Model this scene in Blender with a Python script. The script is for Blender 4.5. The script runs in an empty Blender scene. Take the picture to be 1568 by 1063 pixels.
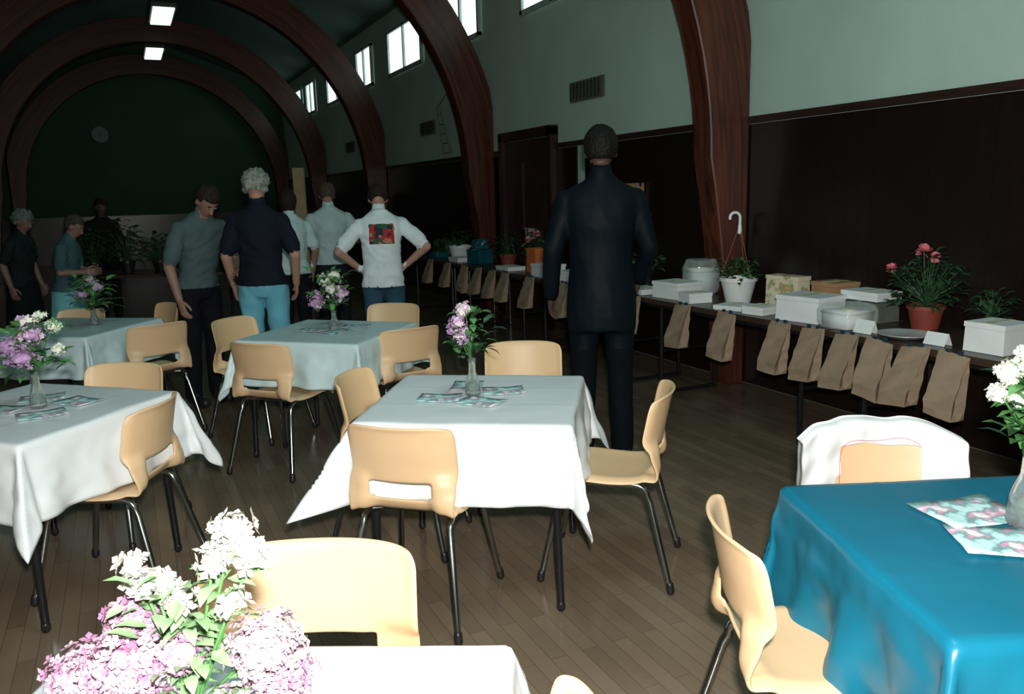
import bpy, math, random
import numpy as np
from mathutils import Vector, Matrix, noise
random.seed(7)
sc=bpy.context.scene
try:
    sc.view_settings.view_transform='Standard'
    sc.view_settings.look='None'
except Exception: pass
R=math.radians
# ------------------------------------------------------------------ materials
def mat(name,col,rough=.6,metal=0,var=.12,scale=8,bump=0,bscale=60,spec=.5,trans=0,stretch=None,coat=0,col2=None,alpha=1):
    m=bpy.data.materials.new(name);m.use_nodes=True
    n=m.node_tree.nodes;l=m.node_tree.links;b=n['Principled BSDF']
    b.inputs['Roughness'].default_value=rough;b.inputs['Metallic'].default_value=metal
    b.inputs['Specular IOR Level'].default_value=spec
    b.inputs['Transmission Weight'].default_value=trans
    b.inputs['Coat Weight'].default_value=coat
    b.inputs['Alpha'].default_value=alpha
    tc=n.new('ShaderNodeTexCoord');mp=n.new('ShaderNodeMapping')
    if stretch: mp.inputs['Scale'].default_value=stretch
    l.new(tc.outputs['Object'],mp.inputs[0])
    nz=n.new('ShaderNodeTexNoise');nz.inputs['Scale'].default_value=scale;nz.inputs['Detail'].default_value=4
    l.new(mp.outputs[0],nz.inputs['Vector'])
    cr=n.new('ShaderNodeValToRGB')
    c2=col2 or tuple(min(1,c*(1+var)) for c in col)
    c1=tuple(c*(1-var) for c in col)
    cr.color_ramp.elements[0].color=(*c1,1);cr.color_ramp.elements[1].color=(*c2,1)
    cr.color_ramp.elements[0].position=.35;cr.color_ramp.elements[1].position=.65
    l.new(nz.outputs['Fac'],cr.inputs[0]);l.new(cr.outputs[0],b.inputs['Base Color'])
    if bump:
        n2=n.new('ShaderNodeTexNoise');n2.inputs['Scale'].default_value=bscale;l.new(mp.outputs[0],n2.inputs['Vector'])
        bp=n.new('ShaderNodeBump');bp.inputs['Strength'].default_value=bump;bp.inputs['Distance'].default_value=.01
        l.new(n2.outputs['Fac'],bp.inputs['Height']);l.new(bp.outputs[0],b.inputs['Normal'])
    return m
def emit(name,col,s):
    m=bpy.data.materials.new(name);m.use_nodes=True
    b=m.node_tree.nodes['Principled BSDF'];b.inputs['Base Color'].default_value=(*col,1)
    b.inputs['Emission Color'].default_value=(*col,1);b.inputs['Emission Strength'].default_value=s
    return m
def ramp_tex_mat(name,kind,scale,cols,rough=.6,stretch=(1,1,1)):
    m=bpy.data.materials.new(name);m.use_nodes=True
    n=m.node_tree.nodes;l=m.node_tree.links;b=n['Principled BSDF'];b.inputs['Roughness'].default_value=rough
    tc=n.new('ShaderNodeTexCoord');mp=n.new('ShaderNodeMapping');mp.inputs['Scale'].default_value=stretch
    l.new(tc.outputs['Object'],mp.inputs[0])
    if kind=='vor':
        t=n.new('ShaderNodeTexVoronoi');t.inputs['Scale'].default_value=scale;o=t.outputs['Color']
        sp=n.new('ShaderNodeSeparateColor');l.new(o,sp.inputs[0]);o=sp.outputs[0]
    else:
        t=n.new('ShaderNodeTexNoise');t.inputs['Scale'].default_value=scale;t.inputs['Detail'].default_value=3;o=t.outputs['Fac']
    l.new(mp.outputs[0],t.inputs['Vector'])
    cr=n.new('ShaderNodeValToRGB');cr.color_ramp.interpolation='CONSTANT' if kind=='vor' else 'LINEAR'
    while len(cr.color_ramp.elements)<len(cols): cr.color_ramp.elements.new(.5)
    for e,(p,c) in zip(cr.color_ramp.elements,cols): e.position=p;e.color=(*c,1)
    l.new(o,cr.inputs[0]);l.new(cr.outputs[0],b.inputs['Base Color'])
    return m

M={}
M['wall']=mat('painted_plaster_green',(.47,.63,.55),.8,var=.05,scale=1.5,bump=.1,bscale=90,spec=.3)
M['farwall']=mat('plaster_green_far_dimmed',(.055,.11,.08),.85,var=.06,scale=1.2,spec=.15)  # green plaster with the far-end darkness put into its colour
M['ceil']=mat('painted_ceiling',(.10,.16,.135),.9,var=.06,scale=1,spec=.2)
M['trimw']=mat('dark_wood_trim',(.028,.012,.008),.45,var=.3,scale=5,stretch=(1,1,8))
M['door']=mat('door_wood',(.04,.017,.011),.4,var=.3,scale=4,stretch=(6,6,1))
M['vent']=mat('vent_metal',(.13,.15,.12),.5)
M['black']=mat('black_plastic',(.012,.012,.014),.4)
M['chrome']=mat('chrome',(.40,.43,.44),.2,1,var=.05)
M['darkmetal']=mat('dark_metal_leg',(.03,.03,.035),.3,.6)
M['tan']=mat('tan_plastic',(.79,.54,.31),.45,var=.05,scale=3,bump=.06,bscale=220)
M['cloth']=mat('white_plastic_cloth',(.84,.88,.90),.36,var=.02,scale=2,bump=.22,bscale=7)
M['cloth_cyan_cast']=mat('white_cloth_cyan_cast',(.68,.85,.87),.36,var=.03,scale=2,bump=.25,bscale=7)  # white cloth, cyan ambient cast tinted into the colour
M['blue']=mat('blue_plastic_cloth',(.006,.155,.25),.33,var=.06,scale=2,bump=.4,bscale=6)
M['tabletop']=mat('table_laminate',(.05,.03,.02),.35,var=.2,scale=6)
M['glass']=mat('clear_glass',(.85,.95,.95),.05,trans=.9,var=.01)
M['water']=mat('greenish_water_stems',(.18,.3,.2),.1,trans=.4)
M['stem']=mat('stem_green',(.05,.16,.04),.5)
M['leaf']=mat('leaf_green',(.10,.28,.08),.45,var=.35,scale=20)
M['leafd']=mat('leaf_dark_green',(.025,.08,.03),.5,var=.4,scale=20)
M['lilac']=mat('lilac_petals',(.50,.30,.54),.6,var=.25,scale=40)
M['pinkw']=mat('pale_pink_petals',(.80,.62,.74),.6,var=.15,scale=30)
M['whitef']=mat('white_petals',(.80,.82,.70),.6,var=.06,scale=30)
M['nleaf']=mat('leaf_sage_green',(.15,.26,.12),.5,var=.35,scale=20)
M['nlilac']=mat('lilac_blossom_flash_dimmed',(.30,.13,.23),.6,var=.3,scale=40)  # this and the next two petal copies are darkened to offset the close flash
M['npink']=mat('pale_blossom_flash_dimmed',(.40,.25,.32),.6,var=.2,scale=30)
M['nwhite']=mat('cream_blossom_flash_dimmed',(.43,.42,.36),.6,var=.1,scale=30)
M['pink']=mat('rose_petals',(.85,.24,.26),.55,var=.2,scale=20)
M['print']=ramp_tex_mat('floral_print_paper','noise',16,[(0,(.55,.85,.85)),(.45,(.62,.88,.88)),(.52,(.15,.4,.38)),(.58,(.7,.35,.5)),(.64,(.85,.9,.9))],.5)
M['shirtprint']=ramp_tex_mat('shirt_print','vor',26,[(0,(.45,.02,.03)),(.35,(.02,.10,.05)),(.6,(.5,.2,.12)),(.75,(.02,.02,.03))],.8)
M['bag']=mat('kraft_paper',(.29,.21,.14),.85,var=.1,scale=10,bump=.5,bscale=12)
M['tape']=mat('blue_tape',(.015,.04,.07),.4)
M['whitebox']=mat('white_paper',(.80,.84,.84),.6,var=.04)
M['cream']=ramp_tex_mat('printed_cream_box','noise',13,[(0,(.72,.62,.42)),(.5,(.76,.68,.48)),(.58,(.3,.35,.15)),(.66,(.7,.4,.2))],.55)
M['card']=mat('cardboard',(.42,.24,.12),.75)
M['cello']=mat('cellophane_wrap',(.80,.9,.88),.06,var=.1,scale=25,bump=1,bscale=22,alpha=.22,spec=1)
M['terra']=mat('terracotta',(.26,.05,.03),.6)
M['potw']=mat('white_pot_plastic',(.82,.86,.86),.35,var=.03)
M['orange']=mat('orange_card',(.65,.17,.04),.6)
M['teal']=mat('teal_glass',(.01,.10,.13),.15)
M['silver']=mat('foil_plate',(.75,.77,.76),.3,.5,bump=.3,bscale=40)
M['red']=mat('red_piping',(.6,.12,.14),.6)
M['wire']=mat('hanger_strand',(.35,.12,.08),.5)
M['garment']=mat('white_garment',(.84,.84,.84),.8,var=.04,bump=.25,bscale=15)
M['win']=emit('daylight_window',(.80,1,.97),1.4)
M['tube']=emit('fluorescent_panel',(.8,1,.9),1.4)
M['frame']=mat('window_frame_paint',(.4,.5,.47),.6)
M['frame2']=mat('dull_metal',(.13,.15,.13),.5)
M['clockf']=mat('clock_face',(.10,.19,.2),.4)
M['soil']=mat('soil',(.03,.018,.01),.9)
def archmat():
    m=bpy.data.materials.new('glulam_wood');m.use_nodes=True
    n=m.node_tree.nodes;l=m.node_tree.links;b=n['Principled BSDF'];b.inputs['Roughness'].default_value=.38
    tc=n.new('ShaderNodeTexCoord');sx=n.new('ShaderNodeSeparateXYZ');l.new(tc.outputs['Object'],sx.inputs[0])
    def mth(op,a,bv=None):
        q=n.new('ShaderNodeMath');q.operation=op
        for i,x in enumerate((a,bv)):
            if x is None: continue
            if isinstance(x,(int,float)): q.inputs[i].default_value=x
            else: l.new(x,q.inputs[i])
        return q.outputs[0]
    dx=mth('ABSOLUTE',mth('SUBTRACT',sx.outputs[0],.95));dz=mth('MAXIMUM',mth('SUBTRACT',sx.outputs[2],1.75),0)
    r=mth('SQRT',mth('ADD',mth('MULTIPLY',dx,dx),mth('MULTIPLY',dz,dz)))
    ang=mth('ADD',mth('ARCTAN2',dz,dx),sx.outputs[2])
    cb=n.new('ShaderNodeCombineXYZ');l.new(mth('MULTIPLY',r,26),cb.inputs[0]);l.new(mth('MULTIPLY',sx.outputs[1],14),cb.inputs[1]);l.new(mth('MULTIPLY',ang,1.3),cb.inputs[2])
    nz=n.new('ShaderNodeTexNoise');nz.inputs['Scale'].default_value=1;nz.inputs['Detail'].default_value=5;nz.inputs['Distortion'].default_value=.6
    l.new(cb.outputs[0],nz.inputs['Vector'])
    cr=n.new('ShaderNodeValToRGB');cr.color_ramp.elements[0].position=.3;cr.color_ramp.elements[1].position=.72
    cr.color_ramp.elements[0].color=(.030,.008,.005,1);cr.color_ramp.elements[1].color=(.15,.040,.020,1)
    l.new(nz.outputs['Fac'],cr.inputs[0]);l.new(cr.outputs[0],b.inputs['Base Color'])
    return m
M['arch']=archmat()
def wainmat():
    m=bpy.data.materials.new('wainscot_wood');m.use_nodes=True
    n=m.node_tree.nodes;l=m.node_tree.links;b=n['Principled BSDF'];b.inputs['Roughness'].default_value=.26
    tc=n.new('ShaderNodeTexCoord');mp=n.new('ShaderNodeMapping');mp.inputs['Scale'].default_value=(1,6,.6);l.new(tc.outputs['Object'],mp.inputs[0])
    nz=n.new('ShaderNodeTexNoise');nz.inputs['Scale'].default_value=3;nz.inputs['Detail'].default_value=6;l.new(mp.outputs[0],nz.inputs['Vector'])
    cr=n.new('ShaderNodeValToRGB');cr.color_ramp.elements[0].color=(.007,.0045,.004,1);cr.color_ramp.elements[1].color=(.018,.009,.007,1)
    l.new(nz.outputs['Fac'],cr.inputs[0]);l.new(cr.outputs[0],b.inputs['Base Color'])
    return m
M['wain']=wainmat()
def floormat():
    m=bpy.data.materials.new('parquet_floor');m.use_nodes=True
    n=m.node_tree.nodes;l=m.node_tree.links;b=n['Principled BSDF']
    tc=n.new('ShaderNodeTexCoord');mp=n.new('ShaderNodeMapping');mp.inputs['Rotation'].default_value=(0,0,R(90));l.new(tc.outputs['Object'],mp.inputs[0])
    bt=n.new('ShaderNodeTexBrick');bt.inputs['Scale'].default_value=1;bt.inputs['Brick Width'].default_value=.55;bt.inputs['Row Height'].default_value=.06
    bt.inputs['Mortar Size'].default_value=.0010;bt.inputs['Color1'].default_value=(.27,.20,.135,1);bt.inputs['Color2'].default_value=(.20,.145,.098,1);bt.inputs['Mortar'].default_value=(.10,.07,.047,1)
    l.new(mp.outputs[0],bt.inputs['Vector'])
    nz=n.new('ShaderNodeTexNoise');nz.inputs['Scale'].default_value=2.5;nz.inputs['Detail'].default_value=5;l.new(tc.outputs['Object'],nz.inputs['Vector'])
    mx=n.new('ShaderNodeMix');mx.data_type='RGBA';mx.blend_type='MULTIPLY';mx.inputs[0].default_value=.45
    l.new(bt.outputs[0],mx.inputs[6]);l.new(nz.outputs['Fac'],mx.inputs[7]);l.new(mx.outputs[2],b.inputs['Base Color'])
    mr=n.new('ShaderNodeMapRange');mr.inputs[3].default_value=.10;mr.inputs[4].default_value=.26;l.new(nz.outputs['Fac'],mr.inputs[0]);l.new(mr.outputs[0],b.inputs['Roughness'])
    return m
M['floor']=floormat()

# ------------------------------------------------------------------ mesh builder
class MB:
    def __init__(s): s.v=[];s.f=[];s.m=[]
    def add(s,vs,fs,m=0):
        o=len(s.v);s.v+= [tuple(p) for p in vs];s.f+=[tuple(i+o for i in f) for f in fs];s.m+=[m]*len(fs)
    def box(s,c,sz,m=0,rz=0,rx=0,taper=1):
        X,Y,Z=[q/2 for q in sz];mt=Matrix.Rotation(rz,3,'Z')@Matrix.Rotation(rx,3,'X');c=Vector(c)
        vs=[]
        for z in(-Z,Z):
            k=taper if z>0 else 1
            for x,y in((-X,-Y),(X,-Y),(X,Y),(-X,Y)): vs.append(c+mt@Vector((x*k,y*k,z)))
        s.add(vs,[(3,2,1,0),(4,5,6,7),(0,1,5,4),(1,2,6,5),(2,3,7,6),(3,0,4,7)],m)
    def lathe(s,prof,c=(0,0,0),m=0,seg=24,sq=1):
        vs=[];fs=[];n=len(prof)
        for r,z in prof:
            for i in range(seg):
                a=2*math.pi*i/seg;vs.append((c[0]+r*math.cos(a),c[1]+r*sq*math.sin(a),c[2]+z))
        for j in range(n-1):
            for i in range(seg):
                k=(i+1)%seg;fs.append((j*seg+i,j*seg+k,(j+1)*seg+k,(j+1)*seg+i))
        fs.append(tuple(range(seg-1,-1,-1)));fs.append(tuple((n-1)*seg+i for i in range(seg)))
        s.add(vs,fs,m)
    def loft(s,rings,m=0,seg=16):
        vs=[];fs=[];n=len(rings)
        for c,ax,ay in rings:
            for i in range(seg):
                a=2*math.pi*i/seg;vs.append(Vector(c)+Vector(ax)*math.cos(a)+Vector(ay)*math.sin(a))
        for j in range(n-1):
            for i in range(seg):
                k=(i+1)%seg;fs.append((j*seg+i,j*seg+k,(j+1)*seg+k,(j+1)*seg+i))
        fs.append(tuple(range(seg-1,-1,-1)));fs.append(tuple((n-1)*seg+i for i in range(seg)))
        s.add(vs,fs,m)
    def tube(s,pts,r,m=0,seg=8):
        pts=[Vector(p) for p in pts];n=len(pts);rr=r if isinstance(r,(list,tuple)) else [r]*n
        rings=[];prev=None
        for i,p in enumerate(pts):
            d=(pts[min(i+1,n-1)]-pts[max(i-1,0)]).normalized()
            if prev is None: ax=d.orthogonal().normalized()
            else: ax=(prev-d*prev.dot(d)).normalized()
            prev=ax;ay=d.cross(ax)
            rings.append((p,ax*rr[i],ay*rr[i]))
        s.loft(rings,m,seg)
    def capsule(s,a,b,ra,rb,m=0,seg=14,fl=1,side=None):
        a=Vector(a);b=Vector(b);d=(b-a).normalized();ax=(side or d.orthogonal()).normalized();ax=(ax-d*ax.dot(d)).normalized();ay=d.cross(ax)
        rg=[]
        for t in(-.98,-.8,-.45):
            q=math.sqrt(1-t*t);rg.append((a+d*ra*t,ax*ra*q,ay*ra*q*fl))
        for t in(0,.25,.5,.75,1):
            rr=ra+(rb-ra)*t;rg.append((a.lerp(b,t),ax*rr,ay*rr*fl))
        for t in(.45,.8,.98):
            q=math.sqrt(1-t*t);rg.append((b+d*rb*t,ax*rb*q,ay*rb*q*fl))
        s.loft(rg,m,seg)
    def sphere(s,c,r,m=0,seg=18,rings=12,fn=None):
        if isinstance(r,(int,float)): r=(r,r,r)
        vs=[];fs=[]
        for j in range(rings+1):
            th=math.pi*j/rings
            for i in range(seg):
                a=2*math.pi*i/seg
                p=Vector((math.sin(th)*math.cos(a),math.sin(th)*math.sin(a),-math.cos(th)))
                q=Vector((c[0]+p.x*r[0],c[1]+p.y*r[1],c[2]+p.z*r[2]))
                if fn:q=fn(q)
                vs.append(q)
        for j in range(rings):
            for i in range(seg):
                k=(i+1)%seg;fs.append((j*seg+i,j*seg+k,(j+1)*seg+k,(j+1)*seg+i))
        s.add(vs,fs,m)
    def mesh(s,name,mats,smooth=True):
        me=bpy.data.meshes.new(name);me.from_pydata([tuple(v) for v in s.v],[],s.f)
        for x in mats: me.materials.append(x)
        me.polygons.foreach_set('material_index',s.m)
        me.polygons.foreach_set('use_smooth',[smooth]*len(s.f));me.update()
        return me
    def obj(s,name,mats,loc=(0,0,0),rz=0,smooth=True,auto=True,parent=None):
        me=s.mesh(name,mats,smooth)
        if smooth and auto:
            try: me.set_sharp_from_angle(angle=R(38))
            except Exception: pass
        o=bpy.data.objects.new(name,me);sc.collection.objects.link(o);o.location=loc;o.rotation_euler=(0,0,rz)
        if parent:o.parent=parent
        return o

# ------------------------------------------------------------------ room
XW=4.35;XL=-2.45;Y0=-2.6;YF=24.2;CX=.95
b=MB();b.box((CX,(Y0+YF)/2,-.05),(XW-XL+.4,YF-Y0+.4,.1));b.obj('floor',[M['floor']],smooth=False)
b=MB();b.box((XW+.1,(Y0+YF)/2,2.3),(.2,YF-Y0,4.6));b.obj('wall_right',[M['wall']],smooth=False)
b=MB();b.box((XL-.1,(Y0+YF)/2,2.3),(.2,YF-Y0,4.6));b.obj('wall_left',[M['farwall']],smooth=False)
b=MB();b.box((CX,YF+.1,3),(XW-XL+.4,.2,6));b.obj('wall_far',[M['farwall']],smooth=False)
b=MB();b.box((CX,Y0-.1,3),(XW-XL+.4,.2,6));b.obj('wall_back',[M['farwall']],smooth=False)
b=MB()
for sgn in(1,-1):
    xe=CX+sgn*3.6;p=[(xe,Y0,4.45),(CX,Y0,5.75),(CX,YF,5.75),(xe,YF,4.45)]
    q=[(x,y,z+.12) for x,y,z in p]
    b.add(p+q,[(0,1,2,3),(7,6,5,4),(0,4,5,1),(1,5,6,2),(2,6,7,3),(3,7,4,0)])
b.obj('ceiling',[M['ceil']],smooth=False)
b=MB()
y=Y0
while y<YF-.3:
    if not (7.6<y+.2<9.6): b.box((XW-.014,y+.2,1.0),(.02,.398,1.98))
    y+=.4
b.box((XW-.014,7.78,1.0),(.02,.40,1.98));b.box((XW-.014,9.5,1.0),(.02,.26,1.98))
b.obj('trim_5',[M['wain']],smooth=False)
for i,(ya,yb) in enumerate(((Y0,7.99),(9.37,YF))):
    b=MB();b.box((XW-.026,(ya+yb)/2,2.02),(.045,yb-ya,.05));b.obj('trim_%d'%(i+1),[M['trimw']],smooth=False)
b=MB();b.box((CX,YF-.025,.6),(XW-XL-.3,.04,1.2));b.obj('trim_3',[M['wain']],smooth=False)
b=MB();b.box((XL+.025,(Y0+YF)/2,.6),(.04,YF-Y0-.1,1.2));b.obj('trim_4',[M['wain']],smooth=False)
b=MB()
b.box((XW-.055,8.05,1.11),(.1,.1,2.22));b.box((XW-.055,9.31,1.11),(.1,.1,2.22));b.box((XW-.055,8.68,2.19),(.1,1.36,.1))
for yc in(8.39,8.97):
    b.box((XW-.035,yc,1.07),(.04,.57,2.12),1)
    for zc in(.55,1.5): b.box((XW-.06,yc,zc),(.02,.40,.75),1)
    b.box((XW-.08,8.68+(yc-8.68)*.25,1.05),(.05,.03,.14),2)
b.obj('door_1',[M['trimw'],M['door'],M['chrome']],smooth=False)
wins=[(5.5,6.5),(7.3,8.75),(10.0,11.2),(12.2,13.85),(14.9,15.9),(16.7,18.4),(19.7,20.6),(21.2,22.9)]
for i,(a,c) in enumerate(wins):
    b=MB();zc=3.86;mid=(a+c)/2
    b.box((XW-.014,mid,zc),(.02,c-a,.68),0)
    for yy in(a,c,mid): b.box((XW-.032,yy,zc),(.05,.05,.72),1)
    for zz in(zc-.34,zc+.34): b.box((XW-.032,mid,zz),(.05,c-a+.05,.05),1)
    b.obj('window_%d'%(i+1),[M['win'],M['frame']],smooth=False)
for yv in(7.37,12.1,16.8):
    b=MB();b.box((XW-.012,yv,2.53),(.02,.66,.2))
    for k in range(7): b.box((XW-.03,yv,2.46+k*.024),(.03,.60,.006),0,rx=0)
    for k in range(9): b.box((XW-.045,yv-.28+k*.07,2.53),(.008,.008,.17),1)
    b.obj('air_vent',[M['vent'],M['black']],smooth=False)
# framed picture on panelling
b=MB();b.box((XW-.045,6.5,1.36),(.02,.30,.40),1)
for dy in(-.16,.16): b.box((XW-.05,6.5+dy,1.36),(.03,.03,.46),0)
for dz in(-.215,.215): b.box((XW-.05,6.5,1.36+dz),(.03,.35,.03),0)
b.obj('framed_picture',[M['card'],M['cream']],smooth=False)
def arch(y):
    Ri,Ro,cz,th=3.02,3.5,1.75,.22;XO=4.322
    inner=[(4.17,0),(4.14,.6),(4.08,1.12),(4.02,1.5)];outer=[(XO,0),(XO,.6),(XO,1.12),(XO,1.7)]
    N=26;inn=[];out=[]
    for k in range(N+1):
        t=k/N
        ai=t*math.pi/2;inn.append((CX+Ri*math.cos(ai),cz+Ri*math.sin(ai)))
        x=CX+Ro*math.cos(ai);z=cz+Ro*math.sin(ai)
        out.append((min(XO,x),z))
    half=list(zip(inner,outer))+list(zip(inn,out))
    full=half+[((2*CX-a[0],a[1]),(2*CX-o[0],o[1])) for a,o in reversed(half[:-1])]
    vs=[];fs=[]
    for (a,o) in full:
        vs+=[(a[0],y,a[1]),(o[0],y,o[1]),(o[0],y+th,o[1]),(a[0],y+th,a[1])]
    n=len(full)
    for j in range(n-1):
        for i in range(4):
            k=(i+1)%4;fs.append((j*4+i,j*4+k,(j+1)*4+k,(j+1)*4+i))
    fs.append((3,2,1,0));fs.append(tuple((n-1)*4+i for i in range(4)))
    b=MB();b.add(vs,fs);o=b.obj('timber_arch',[M['arch']],smooth=True)
    bv=o.modifiers.new('bevel','BEVEL');bv.width=.010;bv.segments=1;bv.limit_method='ANGLE';bv.angle_limit=R(50)
for y in(.25,4.95,9.65,14.35,19.05,23.75): arch(y)
for yl in(17.3,21.6):
    b=MB();b.box((1.05,yl,4.93),(.36,1.5,.03),0);b.box((1.05,yl,4.98),(.42,1.56,.07),1)
    for d in(-.5,.5): b.tube([(1.05,yl+d,5.0),(1.05,yl+d,5.75)],.01,1)
    b.obj('ceiling_light',[M['tube'],M['frame2']],smooth=False)
b=MB();b.lathe([(.0,0),(.17,0),(.2,.02),(.2,.05),(.16,.05),(.0,.045)],m=0,seg=32);b.box((0,.05,.055),(.012,.1,.008),1);b.box((.03,0,.055),(.07,.012,.008),1)
o=b.obj('wall_clock',[M['clockf'],M['black']],(-.3,YF-.005,3.28));o.rotation_euler=(R(90),0,0)
b=MB()
for dy in(-.14,.14): b.tube([(XW-.06,11.2+dy,2.1),(XW-.18,11.2+dy*.4,2.75)],.012)
for k in range(5): b.tube([(XW-.06-.026*k,11.2-.14+.02*k,2.12+.13*k),(XW-.06-.026*k,11.2+.14-.02*k,2.12+.13*k)],.008)
b.tube([(XW-.18,11.2,2.75),(XW-.03,11.2,2.95)],.012)
b.obj('wall_ladder_bracket',[M['frame2']])

# ------------------------------------------------------------------ chair
def sm(t): t=max(0,min(1,t));return t*t*(3-2*t)
def chair_mesh():
    prof=[(.215,.405),(.205,.432),(.17,.442),(.08,.440),(0,.432),(-.08,.430),(-.14,.436),(-.18,.455),(-.205,.49),(-.215,.53),(-.222,.57),(-.23,.62),(-.24,.67),(-.25,.72),(-.262,.765)]
    pts=[];K=3
    P=[Vector(p) for p in prof]
    def cr(p0,p1,p2,p3,t): return .5*((2*p1)+(-p0+p2)*t+(2*p0-5*p1+4*p2-p3)*t*t+(-p0+3*p1-3*p2+p3)*t**3)
    for i in range(len(P)-1):
        for k in range(K):
            pts.append(cr(P[max(i-1,0)],P[i],P[i+1],P[min(i+2,len(P)-1)],k/K))
    pts.append(P[-1]);n=len(pts)
    NU=24;vs=[]
    for j,(y,z) in enumerate(pts):
        back=sm((z-.45)/.1) if y<-.1 else 0
        hw=.205 if y>0 else .205-.010*sm(-y/.15)
        if z>.5:
            hw=.200
            if z>.72: hw=.200-.014*((z-.72)/.045)**2
        if j<3: hw=.19+.005*j
        for i in range(NU+1):
            u=-1+2*i/NU;x=u*hw
            yy=y;zz=z
            au=abs(u)
            yy+=back*.055*au**2.2
            if back>0 and z<.60:
                yy-=.030*sm((au-.45)/.3)*sm((.60-z)/.06)
                zz-=.014*sm((au-.5)/.3)*sm((.53-z)/.06)
            if back<.5:
                zz+=.012*au**3*sm((.2-y)/.2)-.03*max(0,au-.85)/.15*.6
                if j<6: yy-=.02*au**4
            if z>.70: zz-=.012*au**6*((z-.70)/.065)
            if au>.93 and z>.56: yy+=.01
            if z>.755: yy-=.008
            vs.append((x,yy,zz))
    fs=[];W=NU+1
    for j in range(n-1):
        zc=(pts[j][1]+pts[j+1][1])/2;yc=pts[j][0]
        for i in range(NU):
            uc=abs(-1+2*(i+.5)/NU)
            if yc<-.17 and .487<zc<.562 and uc<(.60 if .497<zc<.552 else .53): continue
            fs.append((j*W+i,j*W+i+1,(j+1)*W+i+1,(j+1)*W+i))
    me=bpy.data.meshes.new('tmp');me.from_pydata(vs,[],fs)
    o=bpy.data.objects.new('tmp',me);sc.collection.objects.link(o)
    s=o.modifiers.new('s','SOLIDIFY');s.thickness=.011;s.offset=0
    ss=o.modifiers.new('ss','SUBSURF');ss.levels=1;ss.render_levels=1
    dg=bpy.context.evaluated_depsgraph_get();em=bpy.data.meshes.new_from_object(o.evaluated_get(dg))
    b=MB();b.add([v.co[:] for v in em.vertices],[tuple(p.vertices) for p in em.polygons],0)
    bpy.data.objects.remove(o);bpy.data.meshes.remove(em)
    for sg in(1,-1):
        path=[(sg*.215,.235,.012),(sg*.17,.165,.35)]
        for k in range(6):
            a=k/5*math.pi/2;path.append((sg*.165,.155-.05*(1-math.cos(a))-.0,.37+.045*math.sin(a)))
        for k in range(6):
            a=k/5*math.pi/2;path.append((sg*.165,-.13-.05*math.sin(a),.415-.045*(1-math.cos(a))))
        path+=[(sg*.17,-.19,.35),(sg*.215,-.275,.012)]
        b.tube(path,.0125,1,10)
        for yy in(.235,-.275): b.capsule((sg*.215,yy,.016),(sg*.213,yy*.985,.04),.016,.015,2,10)
    for yy in(.09,-.1): b.tube([(-.165,yy,.415),(.165,yy,.415)],.010,1,8)
    b.tube([(-.165,-.12,.41),(0,-.05,.412),(.165,-.12,.41)],.008,1,8)
    me=b.mesh('plastic_chair',[M['tan'],M['chrome'],M['black']],True)
    try: me.set_sharp_from_angle(angle=R(60))
    except Exception: pass
    return me
CM=chair_mesh()
def chair(x,y,face,name='plastic_chair'):
    o=bpy.data.objects.new(name,CM);sc.collection.objects.link(o);o.location=(x,y,0);o.rotation_euler=(0,0,R(face-90));return o
for x,y,f in [(.915,2.77,49),(1.68,2.72,140),(1.72,3.57,-117),(1.02,3.36,-36),(.75,4.72,43),(1.45,4.80,98),(1.58,5.5,-128),(.72,5.45,-50),
              (.06,5.88,112),(-.17,4.11,-121),(-.15,3.53,152),(-.46,6.60,-125),(.05,6.68,200),(1.42,1.33,-27),(1.97,1.56,-118),(.31,1.0,153)]:
    chair(x,y,f)
chair(.215,1.545,-113).scale=(1.2,1,1)

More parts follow.
